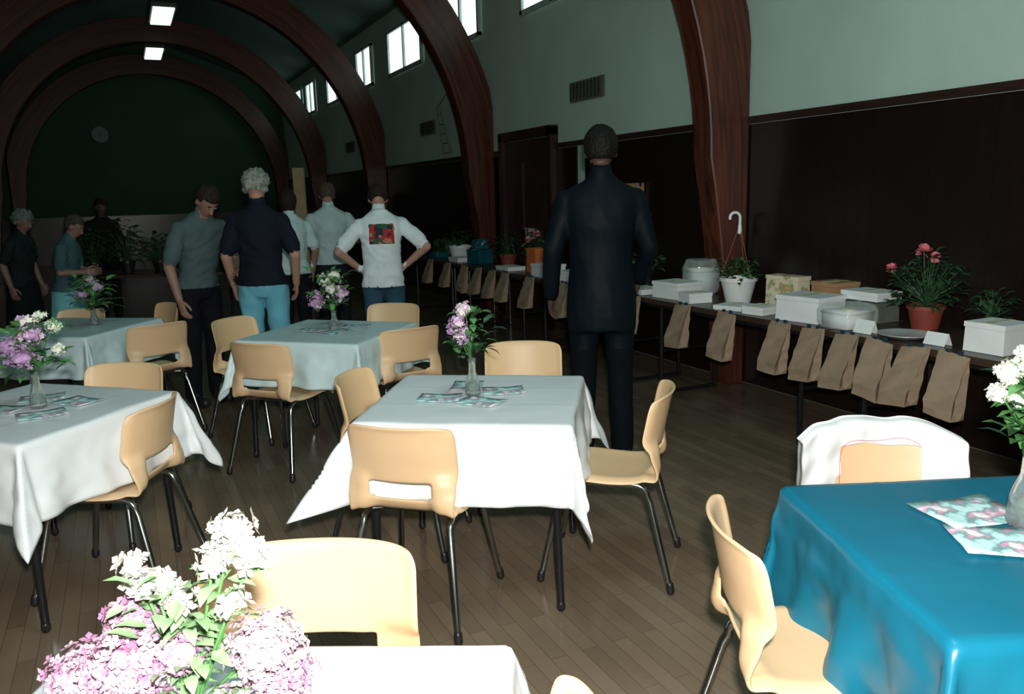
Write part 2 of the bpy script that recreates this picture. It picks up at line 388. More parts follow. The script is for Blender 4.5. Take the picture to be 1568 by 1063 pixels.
# ------------------------------------------------------------------ tables and cloths
def table(x,y,rot,hx=.38,hy=.38):
    b=MB();b.box((0,0,.708),(2*hx,2*hy,.03),0);b.box((0,0,.675),(2*hx-.08,2*hy-.08,.04),1)
    for sx in(-1,1):
        for sy in(-1,1):
            b.tube([(sx*(hx-.05),sy*(hy-.05),.68),(sx*(hx-.03),sy*(hy-.03),.012)],.0145,1,10)
            b.capsule((sx*(hx-.03),sy*(hy-.03),.017),(sx*(hx-.03),sy*(hy-.03),.03),.017,.016,2,8)
    return b.obj('card_table',[M['tabletop'],M['darkmetal'],M['black']],(x,y,0),R(rot))
def cloth(x,y,rot,m,hx=.39,hy=.39,o=.31,seed=0,base=.12,peaks=(.4,.4,.4,.4),amp=.02):
    rnd=random.Random(seed);ph=[rnd.uniform(0,6) for _ in range(12)]
    N=90;vs=[];zt=.7285;k1=22
    def axis(h):
        c=[];k2=N-2*k1
        for i in range(k1): c.append(-h-o+o*i/k1)
        for i in range(k2+1): c.append(-h+2*h*i/k2)
        for i in range(k1): c.append(h+o*(i+1)/k1)
        return c
    ax=axis(hx);ay=axis(hy);rr=.016
    for t in ay:
        for s in ax:
            px=max(-hx,min(hx,s));py=max(-hy,min(hy,t));dx=s-px;dy=t-py;L=math.hypot(dx,dy)
            if L<1e-6:
                z=zt+.0022*noise.noise(Vector((s*5+seed,t*5,0)))
                for cc in(-.13,.13):
                    z+=.0022*math.exp(-((s-cc)/.006)**2)+.0022*math.exp(-((t-cc)/.006)**2)
                vs.append((s,t,z));continue
            if abs(dx)<1e-6 or abs(dy)<1e-6:
                e=px if abs(dx)<1e-6 else py;h=hx if abs(dx)<1e-6 else hy
                side=(0 if dy<0 else 1) if abs(dx)<1e-6 else (2 if dx<0 else 3)
                w=(1-(abs(e)/h)**4)
                tilt=base
                rip=amp*(L/o)**1.2*w*(math.sin(e*15+ph[side])+.6*math.sin(e*27+ph[side+4]))
                n=Vector((math.copysign(1,dx) if abs(dx)>1e-6 else 0,math.copysign(1,dy) if abs(dy)>1e-6 else 0,0))
            else:
                th=math.atan2(abs(dy),abs(dx))/(math.pi/2);k=1-abs(2*th-1)
                ci={(-1,-1):0,(1,-1):1,(1,1):2,(-1,1):3}[(int(math.copysign(1,dx)),int(math.copysign(1,dy)))]
                pk=peaks[ci]
                tilt=base+pk*k**.9
                rip=(amp*.35+(.45-min(.45,pk))*.11)*(L/o)*math.sin(th*12.566)*k
                n=Vector((math.copysign(math.cos(th*math.pi/2),dx),math.copysign(math.sin(th*math.pi/2),dy),0))
            arc=rr*(math.pi/2-tilt)
            if L<arc:
                aa=L/rr;hh=rr*math.sin(aa);zz=-rr*(1-math.cos(aa))
            else:
                aa=math.pi/2-tilt;hh=rr*math.sin(aa)+(L-arc)*math.sin(tilt);zz=-rr*(1-math.cos(aa))-(L-arc)*math.cos(tilt)
            p=Vector((px,py,zt+zz))+n*(hh+rip)
            nn=noise.noise(Vector((s*6+seed*3,t*6,p.z*5)))+.4*noise.noise(Vector((s*17+seed*3,t*17,p.z*9)))
            p+=n*nn*.015*min(1,L/.1);p.z=max(p.z,.012)
            vs.append(p)
    W=len(ax);fs=[(j*W+i,j*W+i+1,(j+1)*W+i+1,(j+1)*W+i) for j in range(len(ay)-1) for i in range(W-1)]
    b=MB();b.add(vs,fs);ob=b.obj('tablecloth',[m],(x,y,0),R(rot),auto=False)
    sd=ob.modifiers.new('thickness','SOLIDIFY');sd.thickness=.0015
    return ob
TB=[(1.22,2.95,-33,'cloth',.30,1,(.60,.12,.30,.25)),(1.08,4.95,-43,'cloth_cyan_cast',.27,2,(.2,.35,.3,.3)),(-.38,6.12,-35,'cloth_cyan_cast',.27,3,(.3,.3,.25,.3)),
    (-.42,3.70,-43,'cloth',.29,4,(.4,.40,.28,.3)),(.02,1.06,-27,'cloth',.29,5,(.3,.3,.25,.3)),(1.77,1.09,-22,'blue',.40,6,(.3,.3,.2,.04))]
for x,y,r,m,o_,sd,pk in TB:
    table(x,y,r);cloth(x,y,r,M[m],o=o_,seed=sd,amp=.02 if m!='blue' else .034,peaks=pk,base=.12 if m!='blue' else .07)

# ------------------------------------------------------------------ flowers
def leaf(b,p,d,L,w,m,curl=.25):
    d=Vector(d).normalized();sd=d.cross(Vector((random.uniform(-.3,.3),random.uniform(-.3,.3),1))).normalized();up=sd.cross(d)
    p=Vector(p);vs=[p,p+d*L*.3+sd*w*.5+up*w*.12,p+d*L*.3-sd*w*.5+up*w*.12,p+d*L*.3,p+d*L*.68+sd*w*.4-up*L*curl*.25+up*w*.1,p+d*L*.68-sd*w*.4-up*L*curl*.25+up*w*.1,p+d*L*.68-up*L*curl*.25,p+d*L-up*L*curl]
    b.add(vs,[(0,3,1),(0,2,3),(3,6,4,1),(2,5,6,3),(6,7,4),(5,7,6)],m)
def floret(b,p,nrm,r,m):
    nrm=Vector(nrm).normalized();a=nrm.orthogonal().normalized();c=nrm.cross(a);t0=random.uniform(0,6.28)
    for k in range(4):
        t=t0+k*math.pi/2;d=a*math.cos(t)+c*math.sin(t);e=-a*math.sin(t)+c*math.cos(t)
        b.add([p,p+d*r*.6+e*r*.42+nrm*r*.15,p+d*r*1.05+nrm*r*.28,p+d*r*.6-e*r*.42+nrm*r*.15],[(0,1,2,3)],m)
def cluster(b,c,rad,n,fr,ms):
    c=Vector(c)
    b.sphere(c,tuple(q*.66 for q in rad),ms[0],10,8)
    for _ in range(n):
        d=Vector((random.gauss(0,1),random.gauss(0,1),random.gauss(0,1))).normalized();k=random.uniform(.68,1.22)
        lump=1+.22*noise.noise(d*3+c*40)
        p=c+Vector((d.x*rad[0],d.y*rad[1],d.z*rad[2]))*k*lump
        floret(b,p,d+Vector((random.gauss(0,.3),random.gauss(0,.3),.2)),fr*random.uniform(.7,1.3),random.choice(ms))
FM=[M[k] for k in('glass','water','stem','leaf','leafd','lilac','pinkw','whitef')]
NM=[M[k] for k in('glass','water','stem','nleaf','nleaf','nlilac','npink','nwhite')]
def bouquet(x,y,cl,leaves=26,vh=.15,fr=.009,dens=1,spread=.1,zl=(.14,.30),lsize=.06,z0=.732,vr=.03,mats=None):
    b=MB()
    b.lathe([(.0,0),(vr,0),(vr*1.05,.01),(vr*.95,vh*.35),(vr*.5,vh*.62),(vr*.45,vh*.85),(vr*.6,vh),(vr*.5,vh),(vr*.36,vh*.84),(vr*.4,vh*.62),(vr*.8,vh*.34),(vr*.85,.012),(0,.01)],m=0,seg=20)
    b.lathe([(0,.013),(vr*.8,.013),(vr*.76,vh*.33),(0,vh*.34)],m=1,seg=14)
    for c,rad,n,ms in cl:
        c=Vector(c);b.tube([(0,0,.02),(c.x*.08,c.y*.08,vh),(c.x*.55,c.y*.55,vh+(c.z-vh)*.55),c],[.0025,.0025,.0022,.002],2,6)
        cluster(b,c,rad,int(n*dens),fr*(1.35 if (mats and ms[0]==7) else 1),ms)
        for k in range(4):
            t=random.uniform(.3,.9);p=Vector((c.x*t,c.y*t,vh+(c.z-vh)*t));a=random.uniform(0,6.28)
            leaf(b,p,(math.cos(a),math.sin(a),random.uniform(-.2,.6)),lsize,lsize*.5,random.choice((3,3,4)))
    for k in range(leaves):
        a=random.uniform(0,6.28);r=random.uniform(0,spread);z=random.uniform(*zl)
        leaf(b,(r*math.cos(a),r*math.sin(a),z),(math.cos(a),math.sin(a),random.uniform(-.3,.9)),lsize*random.uniform(.7,1.3),lsize*.5,random.choice((3,3,4)))
    return b.obj('flower_vase',mats or FM,(x,y,z0),R(-25),auto=False)
bouquet(1.21,2.98,[((-.05,-.02,.30),(.03,.03,.03),60,(5,6)),((-.035,0,.345),(.025,.025,.025),50,(6,7)),((-.035,-.03,.245),(.035,.03,.03),60,(5,6,6)),((-.075,.0,.27),(.02,.02,.02),30,(5,)),((-.02,-.02,.36),(.018,.018,.018),20,(6,))],leaves=60,spread=.085,zl=(.16,.35),lsize=.055)
bouquet(1.12,5.0,[((-.10,0,.18),(.05,.05,.06),80,(5,5,6)),((.02,0,.33),(.05,.04,.04),50,(7,3)),((.06,-.03,.22),(.04,.04,.05),50,(5,6)),((-.05,.02,.30),(.04,.04,.04),40,(7,3)),((.0,-.04,.25),(.05,.04,.04),60,(7,6,3))],leaves=70,spread=.12,zl=(.12,.36),lsize=.07,vh=.11,fr=.011)
bouquet(-.24,6.1,[((-.06,0,.22),(.05,.05,.06),50,(5,)),((.04,0,.26),(.04,.04,.04),40,(5,3)),((0,0,.31),(.04,.04,.04),30,(5,3))],leaves=60,spread=.13,zl=(.1,.32),lsize=.08,vh=.11,fr=.012)
bouquet(-.38,3.69,[((-.09,0,.25),(.06,.05,.045),90,(5,)),((.10,.0,.33),(.035,.04,.025),50,(7,3)),((.02,-.03,.30),(.05,.04,.03),60,(5,6)),((.12,-.02,.24),(.02,.02,.02),30,(7,)),((-.02,.02,.35),(.035,.04,.022),40,(7,5)),((-.02,-.04,.21),(.06,.04,.035),60,(5,)),((.05,0,.37),(.025,.03,.015),30,(7,3))],leaves=70,spread=.12,zl=(.14,.35),lsize=.06,fr=.010)
bouquet(.02,1.06,[((-.125,-.01,.205),(.050,.05,.032),300,(5,6,6)),((-.065,-.03,.225),(.050,.05,.036),320,(6,6,5)),((-.075,.02,.262),(.034,.035,.026),160,(6,5)),((.105,-.01,.235),(.044,.045,.040),300,(6,6,6,7)),((.115,.0,.185),(.040,.04,.033),240,(6,6,5)),((.066,.02,.383),(.024,.024,.020),40,(7,)),((.094,0,.355),(.020,.022,.018),28,(7,)),((.045,.0,.352),(.015,.017,.018),22,(7,)),((-.035,.0,.322),(.03,.018,.013),40,(7,)),((-.058,.0,.350),(.018,.016,.012),22,(7,)),((-.005,.0,.300),(.016,.018,.012),18,(7,)),((.072,-.02,.305),(.018,.02,.015),18,(7,3)),((-.04,-.06,.17),(.05,.04,.03),180,(6,5)),((.0,-.02,.235),(.028,.03,.022),100,(6,5)),((.075,-.03,.155),(.05,.03,.03),160,(6,5)),((-.10,-.03,.165),(.03,.03,.02),90,(6,5))],
   leaves=90,spread=.07,zl=(.16,.34),lsize=.034,fr=.0085,mats=NM)
bouquet(1.85,1.13,[((-.07,0,.37),(.03,.025,.025),60,(7,)),((-.02,0,.41),(.03,.025,.02),60,(7,)),((-.09,0,.32),(.022,.02,.018),50,(7,)),((-.05,-.02,.31),(.02,.02,.014),30,(7,)),((0,-.02,.34),(.03,.03,.02),60,(7,)),((.05,0,.39),(.04,.03,.03),90,(7,)),((-.035,0,.385),(.02,.02,.015),30,(7,3))],
   leaves=60,spread=.06,zl=(.20,.36),lsize=.07,fr=.010,vh=.2,vr=.042)
def cards(name,spots,sc_=1):
    for (x,y,a) in spots:
        b=MB();N=6;vs=[]
        for j in range(N+1):
            for i in range(N+1):
                u=-.10+.2*i/N;v=-.075+.15*j/N;vs.append((u*sc_,v*sc_,.003+.0035*(abs(u)/.1)**2+.001*math.sin(i*1.3+j)))
        b.add(vs,[(j*7+i,j*7+i+1,(j+1)*7+i+1,(j+1)*7+i) for j in range(N) for i in range(N)])
        o=b.obj(name,[M['print']],(x,y,.7315),R(a));s=o.modifiers.new('t','SOLIDIFY');s.thickness=.0008
cards('printed_card',[(1.07,2.99,-30),(1.19,2.85,-55),(1.34,2.97,-20),(1.24,3.12,60)],.85)
cards('printed_card',[(.98,5.0,-40),(1.1,4.85,20),(1.26,4.99,-20),(1.15,5.14,-60)],.85)
cards('printed_card',[(-.51,3.72,-30),(-.36,3.55,10),(-.24,3.71,-50),(-.38,3.86,0)],.85)
cards('printed_card',[(-.02,1.24,-20),(-.16,1.12,40)])
cards('printed_card',[(1.80,1.24,-12),(1.72,1.09,-34)],1.1)

# ------------------------------------------------------------------ garment draped over chair
def garment():
    b=MB();N=32;Mv=18
    def P(u,v,front):
        hw=.262-.010*v*v;x=u*hw
        z=.47+v*.325-.045*abs(u)**4*v
        y=-.215-.05*v+.095*abs(u)**2.0+(.030 if front else -.032)
        y+=.005*math.sin(u*17+v*5)+.004*math.sin(v*21+u*6);z+=.004*math.sin(u*9)*v
        return (x,y,z)
    for front in(True,False):
        vv=[P(-1+2*i/N,j/Mv,front) for j in range(Mv+1) for i in range(N+1)]
        ff=[]
        for j in range(Mv):
            for i in range(N):
                u=-1+2*(i+.5)/N;v=(j+.5)/Mv
                if front and v<.76 and -.50-.08*(.76-v)<u<.44+.12*(.76-v): continue
                W=N+1;ff.append((j*W+i,j*W+i+1,(j+1)*W+i+1,(j+1)*W+i))
        b.add(vv,ff)
    W=N+1;n1=W*(Mv+1)
    ff=[]
    for i in range(N): a=Mv*W+i;ff.append((a,a+1,a+1+n1,a+n1))
    for j in range(Mv):
        for i in(0,N): a=j*W+i;ff.append((a,a+W,a+W+n1,a+n1))
    b.f+=ff;b.m+=[0]*len(ff)
    def Q(u,v): p=Vector(P(u,v,True));p.y+=.006;return p
    b.tube([Q(.47,.15),Q(.45,.4),Q(.46,.62),Q(.44,.79),Q(.3,.83),Q(.1,.80),Q(-.1,.82),Q(-.3,.86),Q(-.46,.82),Q(-.50,.76)],.0011,1,6)
    o=b.obj('draped_white_jacket',[M['garment'],M['red']],(1.97,1.56,0),R(-118-90),auto=False)
    s=o.modifiers.new('s','SUBSURF');s.levels=1;s.render_levels=1
garment()

# ------------------------------------------------------------------ long sale tables
for k in range(5):
    ya=1.45+k*1.86;yc=ya+.915;tx=3.77
    b=MB();b.box((tx,yc,.72),(.62,1.83,.035),0);b.box((tx,yc,.69),(.56,1.76,.03),1)
    for dy in(-.7,.7):
        for dx in(-.25,.25): b.tube([(tx+dx,yc+dy,.69),(tx+dx,yc+dy,.01)],.015,1,8)
        b.tube([(tx-.25,yc+dy,.03),(tx+.25,yc+dy,.03)],.015,1,8);b.tube([(tx-.25,yc+dy,.35),(tx+.25,yc+dy,.35)],.01,1,8)
    b.obj('folding_table',[M['tabletop'],M['darkmetal']],smooth=False)
ZT=.739
def bag(y,seed,h=.29,w=.155):
    rnd=random.Random(seed);b=MB();d=.09
    t=rnd.uniform(-.16,.16);vs=[];fs=[];K=9;sk=rnd.uniform(-.02,.02)
    for k in range(K+1):
        f=k/K;z=-h*f;dd=d*(.12+.88*min(1,f*1.3))
        pinch=.35*dd*(1-.3*f)*(1 if f<.97 else 0)
        xo=-.01-.02*f;ww=w*(1-.03*f)
        row=[(xo,-ww/2),(xo-dd/2,-ww/2+pinch),(xo-dd,-ww/2),(xo-dd-.006*math.sin(k*1.7+seed),0),(xo-dd,ww/2),(xo-dd/2,ww/2-pinch),(xo,ww/2),(xo,0)]
        for (x,yy) in row: vs.append((x+rnd.uniform(-.004,.002),yy*math.cos(t)+z*math.sin(t)*.6+sk*f+rnd.uniform(-.004,.004),z+yy*math.sin(t)))
    for k in range(K):
        for i in range(8):
            j=(i+1)%8;fs.append((k*8+i,k*8+j,(k+1)*8+j,(k+1)*8+i))
    fs.append(tuple(K*8+i for i in range(8)))
    b.add(vs,fs,0)
    b.box((-.012,-.03,-.005),(.012,.02,.045),1);b.box((-.012,.035,-.005),(.012,.02,.045),1)
    b.obj('paper_bag',[M['bag'],M['tape']],(3.452,y,.742),0,smooth=False)
for i,y in enumerate([2.50,2.71,2.92,3.13,3.37,3.62,4.10,4.56,5.15,5.7,6.26,6.92,7.48,7.8,8.17,8.57,9.1,9.7]): bag(y,i)

def potplant(name,x,y,z,pr,ph,fr,fh,n,pm,lm=('leafd','leaf'),flowers=None,ls=.06,parent=None):
    b=MB();b.lathe([(0,0),(pr*.72,0),(pr*.95,ph*.85),(pr*1.05,ph*.85),(pr*1.05,ph),(pr*.92,ph),(pr*.88,ph*.9),(0,ph*.9)],m=0,seg=24)
    b.lathe([(0,ph*.86),(pr*.88,ph*.905),(0,ph*.92)],m=3,seg=12)
    for k in range(n):
        a=random.uniform(0,6.28);r=fr*math.sqrt(random.random());zz=ph+fh*random.random()*(1-.4*(r/fr))
        if k%6==0: b.tube([(0,0,ph*.9),(r*.4*math.cos(a),r*.4*math.sin(a),ph+(zz-ph)*.5),(r*math.cos(a),r*math.sin(a),zz)],.0022,1,5)
        leaf(b,(r*math.cos(a),r*math.sin(a),zz),(math.cos(a),math.sin(a),random.uniform(-.4,.8)),ls*random.uniform(.7,1.3),ls*.5,random.choice((1,1,2)))
    if flowers:
        for (fx,fy,fz,fs) in flowers:
            b.tube([(0,0,ph),(fx*.6,fy*.6,(ph+fz)*.5),(fx,fy,fz)],.003,1,5)
            for k in range(34):
                d=Vector((random.gauss(0,1),random.gauss(0,1),random.gauss(0,1)+.5)).normalized();p=Vector((fx,fy,fz))+d*fs*.25
                leaf(b,p,d,fs*.7,fs*.8,4,-.2)
    return b.obj(name,[M[pm],M[lm[0]],M[lm[1]],M['soil'],M['pink']],(x,y,z),auto=True)
b=MB();b.lathe([(0,0),(.085,0),(.12,.15),(.13,.15),(.13,.175),(.118,.175),(.11,.15),(0,.15)],m=0,seg=28)
for k in range(3):
    a=k*2.094+.5;b.tube([(.125*math.cos(a),.125*math.sin(a),.165),(.012*math.cos(a),.012*math.sin(a),.50)],.0025,1,6)
hk=[(0,0,.50),(0,0,.56)]+[(.0,.035-.035*math.cos(t),.585+.035*math.sin(t)) for t in [i*.35 for i in range(0,11)]]
b.tube([(q[1]*-.9+.0,q[1]*.42,q[2]) for q in hk],.010,0,8);b.capsule((0,0,.485),(0,0,.53),.016,.012,0)
for k in range(130):
    a=random.uniform(0,6.28);r=.12*math.sqrt(random.random());leaf(b,(r*math.cos(a),r*math.sin(a),.15+random.random()*.15),(math.cos(a),math.sin(a),random.uniform(-.3,.9)),.06,.03,random.choice((2,2,3)))
b.obj('hanging_planter',[M['potw'],M['wire'],M['leafd'],M['leaf']],(3.84,4.47,ZT))
potplant('potted_rose',3.93,3.05,ZT,.095,.13,.17,.32,340,'terra',lm=('leafd','leafd'),flowers=[(-.02,.02,.42,.05),(-.08,.17,.32,.038),(.02,-.02,.39,.035)],ls=.05)
potplant('potted_plant',3.92,2.66,ZT,.05,.11,.08,.16,100,'black',lm=('leafd','leafd'),ls=.05)
potplant('potted_plant',3.75,9.5,ZT,.14,.17,.2,.2,90,'potw',lm=('leafd','leafd'))
potplant('potted_plant',3.85,8.3,ZT,.1,.12,.16,.25,110,'terra',lm=('leafd','leafd'))
potplant('potted_plant',3.95,7.75,ZT,.1,.12,.15,.33,130,'terra',flowers=[(0,0,.36,.04),(-.1,.05,.3,.04)])
potplant('potted_plant',3.88,6.55,ZT,.08,.12,.13,.24,90,'orange')
potplant('potted_plant',3.95,5.75,ZT,.08,.12,.12,.18,90,'black')
def boxo(name,x,y,w,d,h,m,rz=0,z=ZT,lid=True):
    b=MB();b.box((0,0,h/2),(w,d,h),0,taper=.97)
    if lid: b.box((0,0,h-.012),(w*1.02,d*1.02,.025),0)
    b.box((0,0,h+.002),(w*.96,.035,.002),1)
    o=b.obj(name,[M[m],M['cream' if m!='cream' else 'card']],(x,y,z),R(rz),smooth=False)
    bv=o.modifiers.new('b','BEVEL');bv.width=.004;bv.segments=2
    return o
def wrapped(name,x,y,w,d,h,m,rz=0,z=ZT,amp=.02,core=False):
    b=MB()
    def fn(q):
        p=Vector(((q.x),(q.y),(q.z)))
        for ax_,hf in((0,w/2),(1,d/2)):
            p[ax_]=max(-hf,min(hf,p[ax_]*1.5))
        p.z=max(0,min(h,p.z))
        k=noise.noise(p*28+Vector((x*9,y*7,0)))*amp;dr=Vector((p.x,p.y,(p.z-h/2)));return p+dr.normalized()*k
    b.sphere((0,0,h/2),(w/2*1.0,d/2*1.0,h*.78),0,40,28,fn)
    for v in range(len(b.v)):
        if b.v[v][2]<0.001: b.v[v]=(b.v[v][0],b.v[v][1],.001)
    if core:
        b.box((0,0,h*.33),(w*.84,d*.84,h*.6),1);b.box((0,0,h*.70),(w*.88,d*.88,h*.12),1);b.box((0,0,h*.765),(w*.5,d*.5,h*.02),2)
    return b.obj(name,[M[m],M['whitebox'],M['cream']],(x,y,z),R(rz),auto=False)
boxo('white_gift_box',3.66,3.62,.26,.30,.15,'whitebox',8);wrapped('cellophane_wrapped_box',3.63,3.31,.24,.22,.13,'cello',amp=.006,core=True)
boxo('grey_package',3.92,3.41,.2,.24,.12,'vent',0);boxo('printed_box',3.86,4.02,.12,.26,.22,'cream',6);boxo('cardboard_box',3.96,3.72,.2,.2,.2,'card',-4)
boxo('white_tray_box',3.92,3.41,.2,.26,.05,'whitebox',0,ZT+.127);boxo('white_tray_box',3.60,3.97,.18,.16,.05,'whitebox',10)
boxo('paper_tray',3.60,4.22,.2,.2,.03,'whitebox',20);boxo('white_gift_box',3.66,4.93,.24,.28,.12,'whitebox',5);wrapped('cellophane_wrapped_basket',3.93,5.0,.2,.2,.26,'cello',amp=.01,core=True)
boxo('white_tray_box',3.60,4.64,.18,.16,.07,'whitebox',-8);boxo('paper_tray',3.62,5.3,.22,.26,.04,'whitebox',0)
boxo('white_gift_box',3.66,2.45,.2,.2,.14,'whitebox',0);boxo('white_gift_box',3.62,6.9,.22,.3,.12,'whitebox',0);boxo('orange_gift_box',3.72,7.35,.12,.2,.24,'orange',0)
boxo('paper_tray',3.62,7.75,.2,.3,.04,'whitebox',0);boxo('teal_gift_box',3.7,8.75,.2,.24,.16,'teal',12);wrapped('teal_gift_bow',3.7,8.75,.14,.14,.1,'teal',z=ZT+.165,amp=.04)
boxo('paper_tray',3.62,9.15,.2,.3,.05,'whitebox',0);wrapped('green_bundle',3.88,10.2,.3,.5,.2,'leafd',amp=.05);wrapped('teal_package',3.62,9.95,.18,.3,.07,'teal')
boxo('white_tray_box',3.62,6.45,.2,.2,.09,'whitebox',4)
for (x,y,h) in((3.56,3.12,.07),(3.58,2.70,.06)):
    b=MB();t=.028
    b.add([(-t,-.06,0),(-t,.06,0),(0,.06,h),(0,-.06,h),(t,.06,0),(t,-.06,0)],[(0,1,2,3),(3,2,4,5)]);o=b.obj('folded_name_card',[M['whitebox']],(x,y,ZT),smooth=False)
    s=o.modifiers.new('s','SOLIDIFY');s.thickness=.001
b=MB();b.lathe([(0,0),(.09,0),(.12,.015),(.135,.02),(.135,.024),(.115,.02),(.09,.008),(0,.008)],seg=40);b.obj('foil_plate',[M['silver']],(3.62,2.92,ZT))
b=MB();b.lathe([(0,0),(.045,0),(.05,.02),(.05,.14),(.035,.17),(.03,.2),(.034,.205),(.028,.205),(0,.2)],seg=24);b.obj('teal_bottle',[M['teal']],(3.95,2.45,ZT))
b=MB();b.box((0,0,.93),(.13,.03,1.86),0);b.box((0,.03,.9),(.04,.03,1.7),0);b.obj('wooden_display_board',[mat('pale_wood',(.38,.30,.16),.6)],(1.8,9.3,0),R(-40),smooth=False)
b=MB();b.box((0,0,.72),(1.8,.74,.035),0)
for dx in(-.8,.8):
    for dy in(-.3,.3): b.tube([(dx,dy,.7),(dx,dy,.01)],.015,1,8)
b.obj('folding_table',[M['tabletop'],M['darkmetal']],(.25,10.4,0),R(-20),smooth=False)
for (x,y,fh) in((-.35,10.6,.4),(-.0,10.5,.55),(.35,10.35,.35),(.7,10.25,.45),(.95,10.1,.3)): potplant('potted_plant',x,y,ZT,.09,.13,.17,fh,150,'black',lm=('leafd','leafd'),ls=.09)

# ------------------------------------------------------------------ people
def person(name,x,y,face,H,shirt,trous,hair,skin=(.44,.25,.18),lean=0,hp=0,hy=0,arms=None,sleeve='short',legs=None,skirt=None,curly=False,longhair=False,shw=1.0,shoe=(.02,.02,.02),prt=False,jacket=False,loose=False,toprough=.85):
    s=H/1.75
    ms=[mat(name+'_skin',skin,.55,var=.05),mat(name+'_top',shirt,toprough,var=.08,bump=.3,bscale=14,spec=.25 if not jacket else .12),mat(name+'_bottoms',trous,.85,var=.1,bump=.3,bscale=14,spec=.15),mat(name+'_shoes',shoe,.4),M['shirtprint']]
    mh=mat(name+'_hair',hair,.65,var=.35,scale=45,bump=1,bscale=90,spec=.3)
    piv=Vector((0,0,.95));Lr=Matrix.Rotation(-R(lean),3,'X')
    def U(p): return piv+Lr@(Vector(p)-piv)
    nb=Vector((0,0,1.53));Hr=Matrix.Rotation(R(hy),3,'Z')@Matrix.Rotation(-R(hp),3,'X')
    def Hd(p): return U(nb+Hr@(Vector(p)-nb))
    b=MB();S=[]
    def samp(p,r,l): S.append((*p,r,l))
    tr=[(.84,.125,.095),(.90,.158,.115),(.97,.160,.118),(1.06,.140,.105),(1.16,.147,.110),(1.26,.165,.118),(1.34,.182*shw,.116),(1.40,.186*shw,.100),(1.44,.150*shw,.082),(1.475,.09*shw,.066),(1.50,.062,.058)]
    waist=.96
    if jacket:
        tr=[(.72,.176,.125),(.80,.180,.13),(.90,.176,.130),(1.06,.158,.120),(1.16,.160,.120),(1.26,.173,.125),(1.34,.188*shw,.122),(1.40,.190*shw,.106),(1.44,.160*shw,.088),(1.475,.095*shw,.07),(1.51,.062,.06)];waist=.715
    elif loose:
        tr=[(.86,.165,.122),(.90,.168,.125),(.97,.165,.122),(1.06,.155,.115),(1.16,.157,.118)]+tr[5:];waist=.87
    elif shw<1: tr[2]=(.97,.168,.122)
    rg=[]
    for z,rx,ry in tr:
        up=z>.93
        c=U((0,-.01*(z>1.2),z)) if up else Vector((0,0,z));ax=(Lr@Vector((rx,0,0))) if up else Vector((rx,0,0));ay=(Lr@Vector((0,ry,0))) if up else Vector((0,ry,0))
        rg.append((c,ax,ay))
        lab=1 if z>waist else 2
        for dx in(-.6,0,.6): samp(c+ax*dx,ry*.9,lab)
    b.loft(rg,0,24)
    if jacket or loose:
        b.capsule((-.07,0,.88),(.07,0,.88),.09,.09)
    b.capsule(U((0,-.005,1.45)),Hd((0,.005,1.58)),.056,.052);[samp(U((0,-.005,1.45)).lerp(Hd((0,.005,1.58)),t),.05,0) for t in(.55,.8,1)]
    if jacket: b.capsule(U((0,-.01,1.46)),U((0,-.012,1.505)),.068,.062);samp(U((0,-.01,1.49)),.066,1)
    for c,r in(((0,-.004,1.655),(.074,.090,.094)),((0,.028,1.605),(.056,.062,.082)),((0,.055,1.565),(.036,.036,.032))):
        b.sphere(c,r,0,22,16,Hd);samp(Hd(c),r[0],0)
    b.capsule(Hd((0,.085,1.645)),Hd((0,.108,1.605)),.009,.014)
    for sx in(-1,1): b.sphere((sx*.076,-.002,1.62),(.012,.02,.032),0,10,8,Hd)
    lg=legs or [((-.095,0,.49),(-.105,-.03,.085)),((.095,0,.49),(.105,-.03,.085))]
    for sx,(kn,an) in zip((-1,1),lg):
        hp_=Vector((sx*.088,0,.90));kn=Vector(kn);an=Vector(an)
        b.capsule(hp_,kn,.092,.066);b.capsule(kn,an,.066,.058)
        for t in(0,.25,.5,.75,1): samp(hp_.lerp(kn,t),.09-.026*t,2);samp(kn.lerp(an,t*.93),.064-.009*t,2)
        ft=an+Vector((0,.15,-.045));b.capsule(an+Vector((0,-.03,-.035)),ft,.042,.04,side=Vector((1,0,0)))
        for t in(0,.5,1): samp((an+Vector((0,-.03,-.04))).lerp(ft,t),.045,3)
    if skirt:
        rg=[(Vector((0,0,z)),Vector((r,0,0)),Vector((0,r*.8,0))) for z,r in((.98,.15),(.88,.18),(.7,.2),(.5,.23))]
        b.loft(rg,0,24)
        for z,r in((.88,.18),(.75,.2),(.62,.22),(.52,.23)):
            for a in range(6): samp(Vector((.5*r*math.cos(a),.5*r*math.sin(a),z)),.5*r,2)
    ar=arms or [((-.24,-.02,1.16),(-.25,.05,.92)),((.24,-.02,1.16),(.25,.05,.92))]
    hands=[]
    for sx,(el,wr) in zip((-1,1),ar):
        sh=U((sx*.172*shw,-.008,1.385));el=Vector(el);wr=Vector(wr)
        b.capsule(sh,el,.056,.050 if sleeve=='long' else .043)
        if sleeve=='short': b.capsule(sh,sh.lerp(el,.72),.056,.062)
        rf=(.049,.040) if sleeve=='long' else (.041,.028)
        b.capsule(el,wr,*rf)
        for t in(0,.2,.4,.6,.8): samp(sh.lerp(el,t),.058,1)
        samp(el,.043,1 if sleeve=='long' else 0)
        for t in(.15,.4,.6,.8,1): samp(el.lerp(wr,t),rf[0]+(rf[1]-rf[0])*t,(1 if sleeve=='long' else 0))
        hands.append((sx,el,wr))
    me=b.mesh('t',[]);o=bpy.data.objects.new('t',me);sc.collection.objects.link(o)
    rm=o.modifiers.new('r','REMESH');rm.mode='VOXEL';rm.voxel_size=.0115
    smm=o.modifiers.new('s','SMOOTH');smm.factor=.5;smm.iterations=5
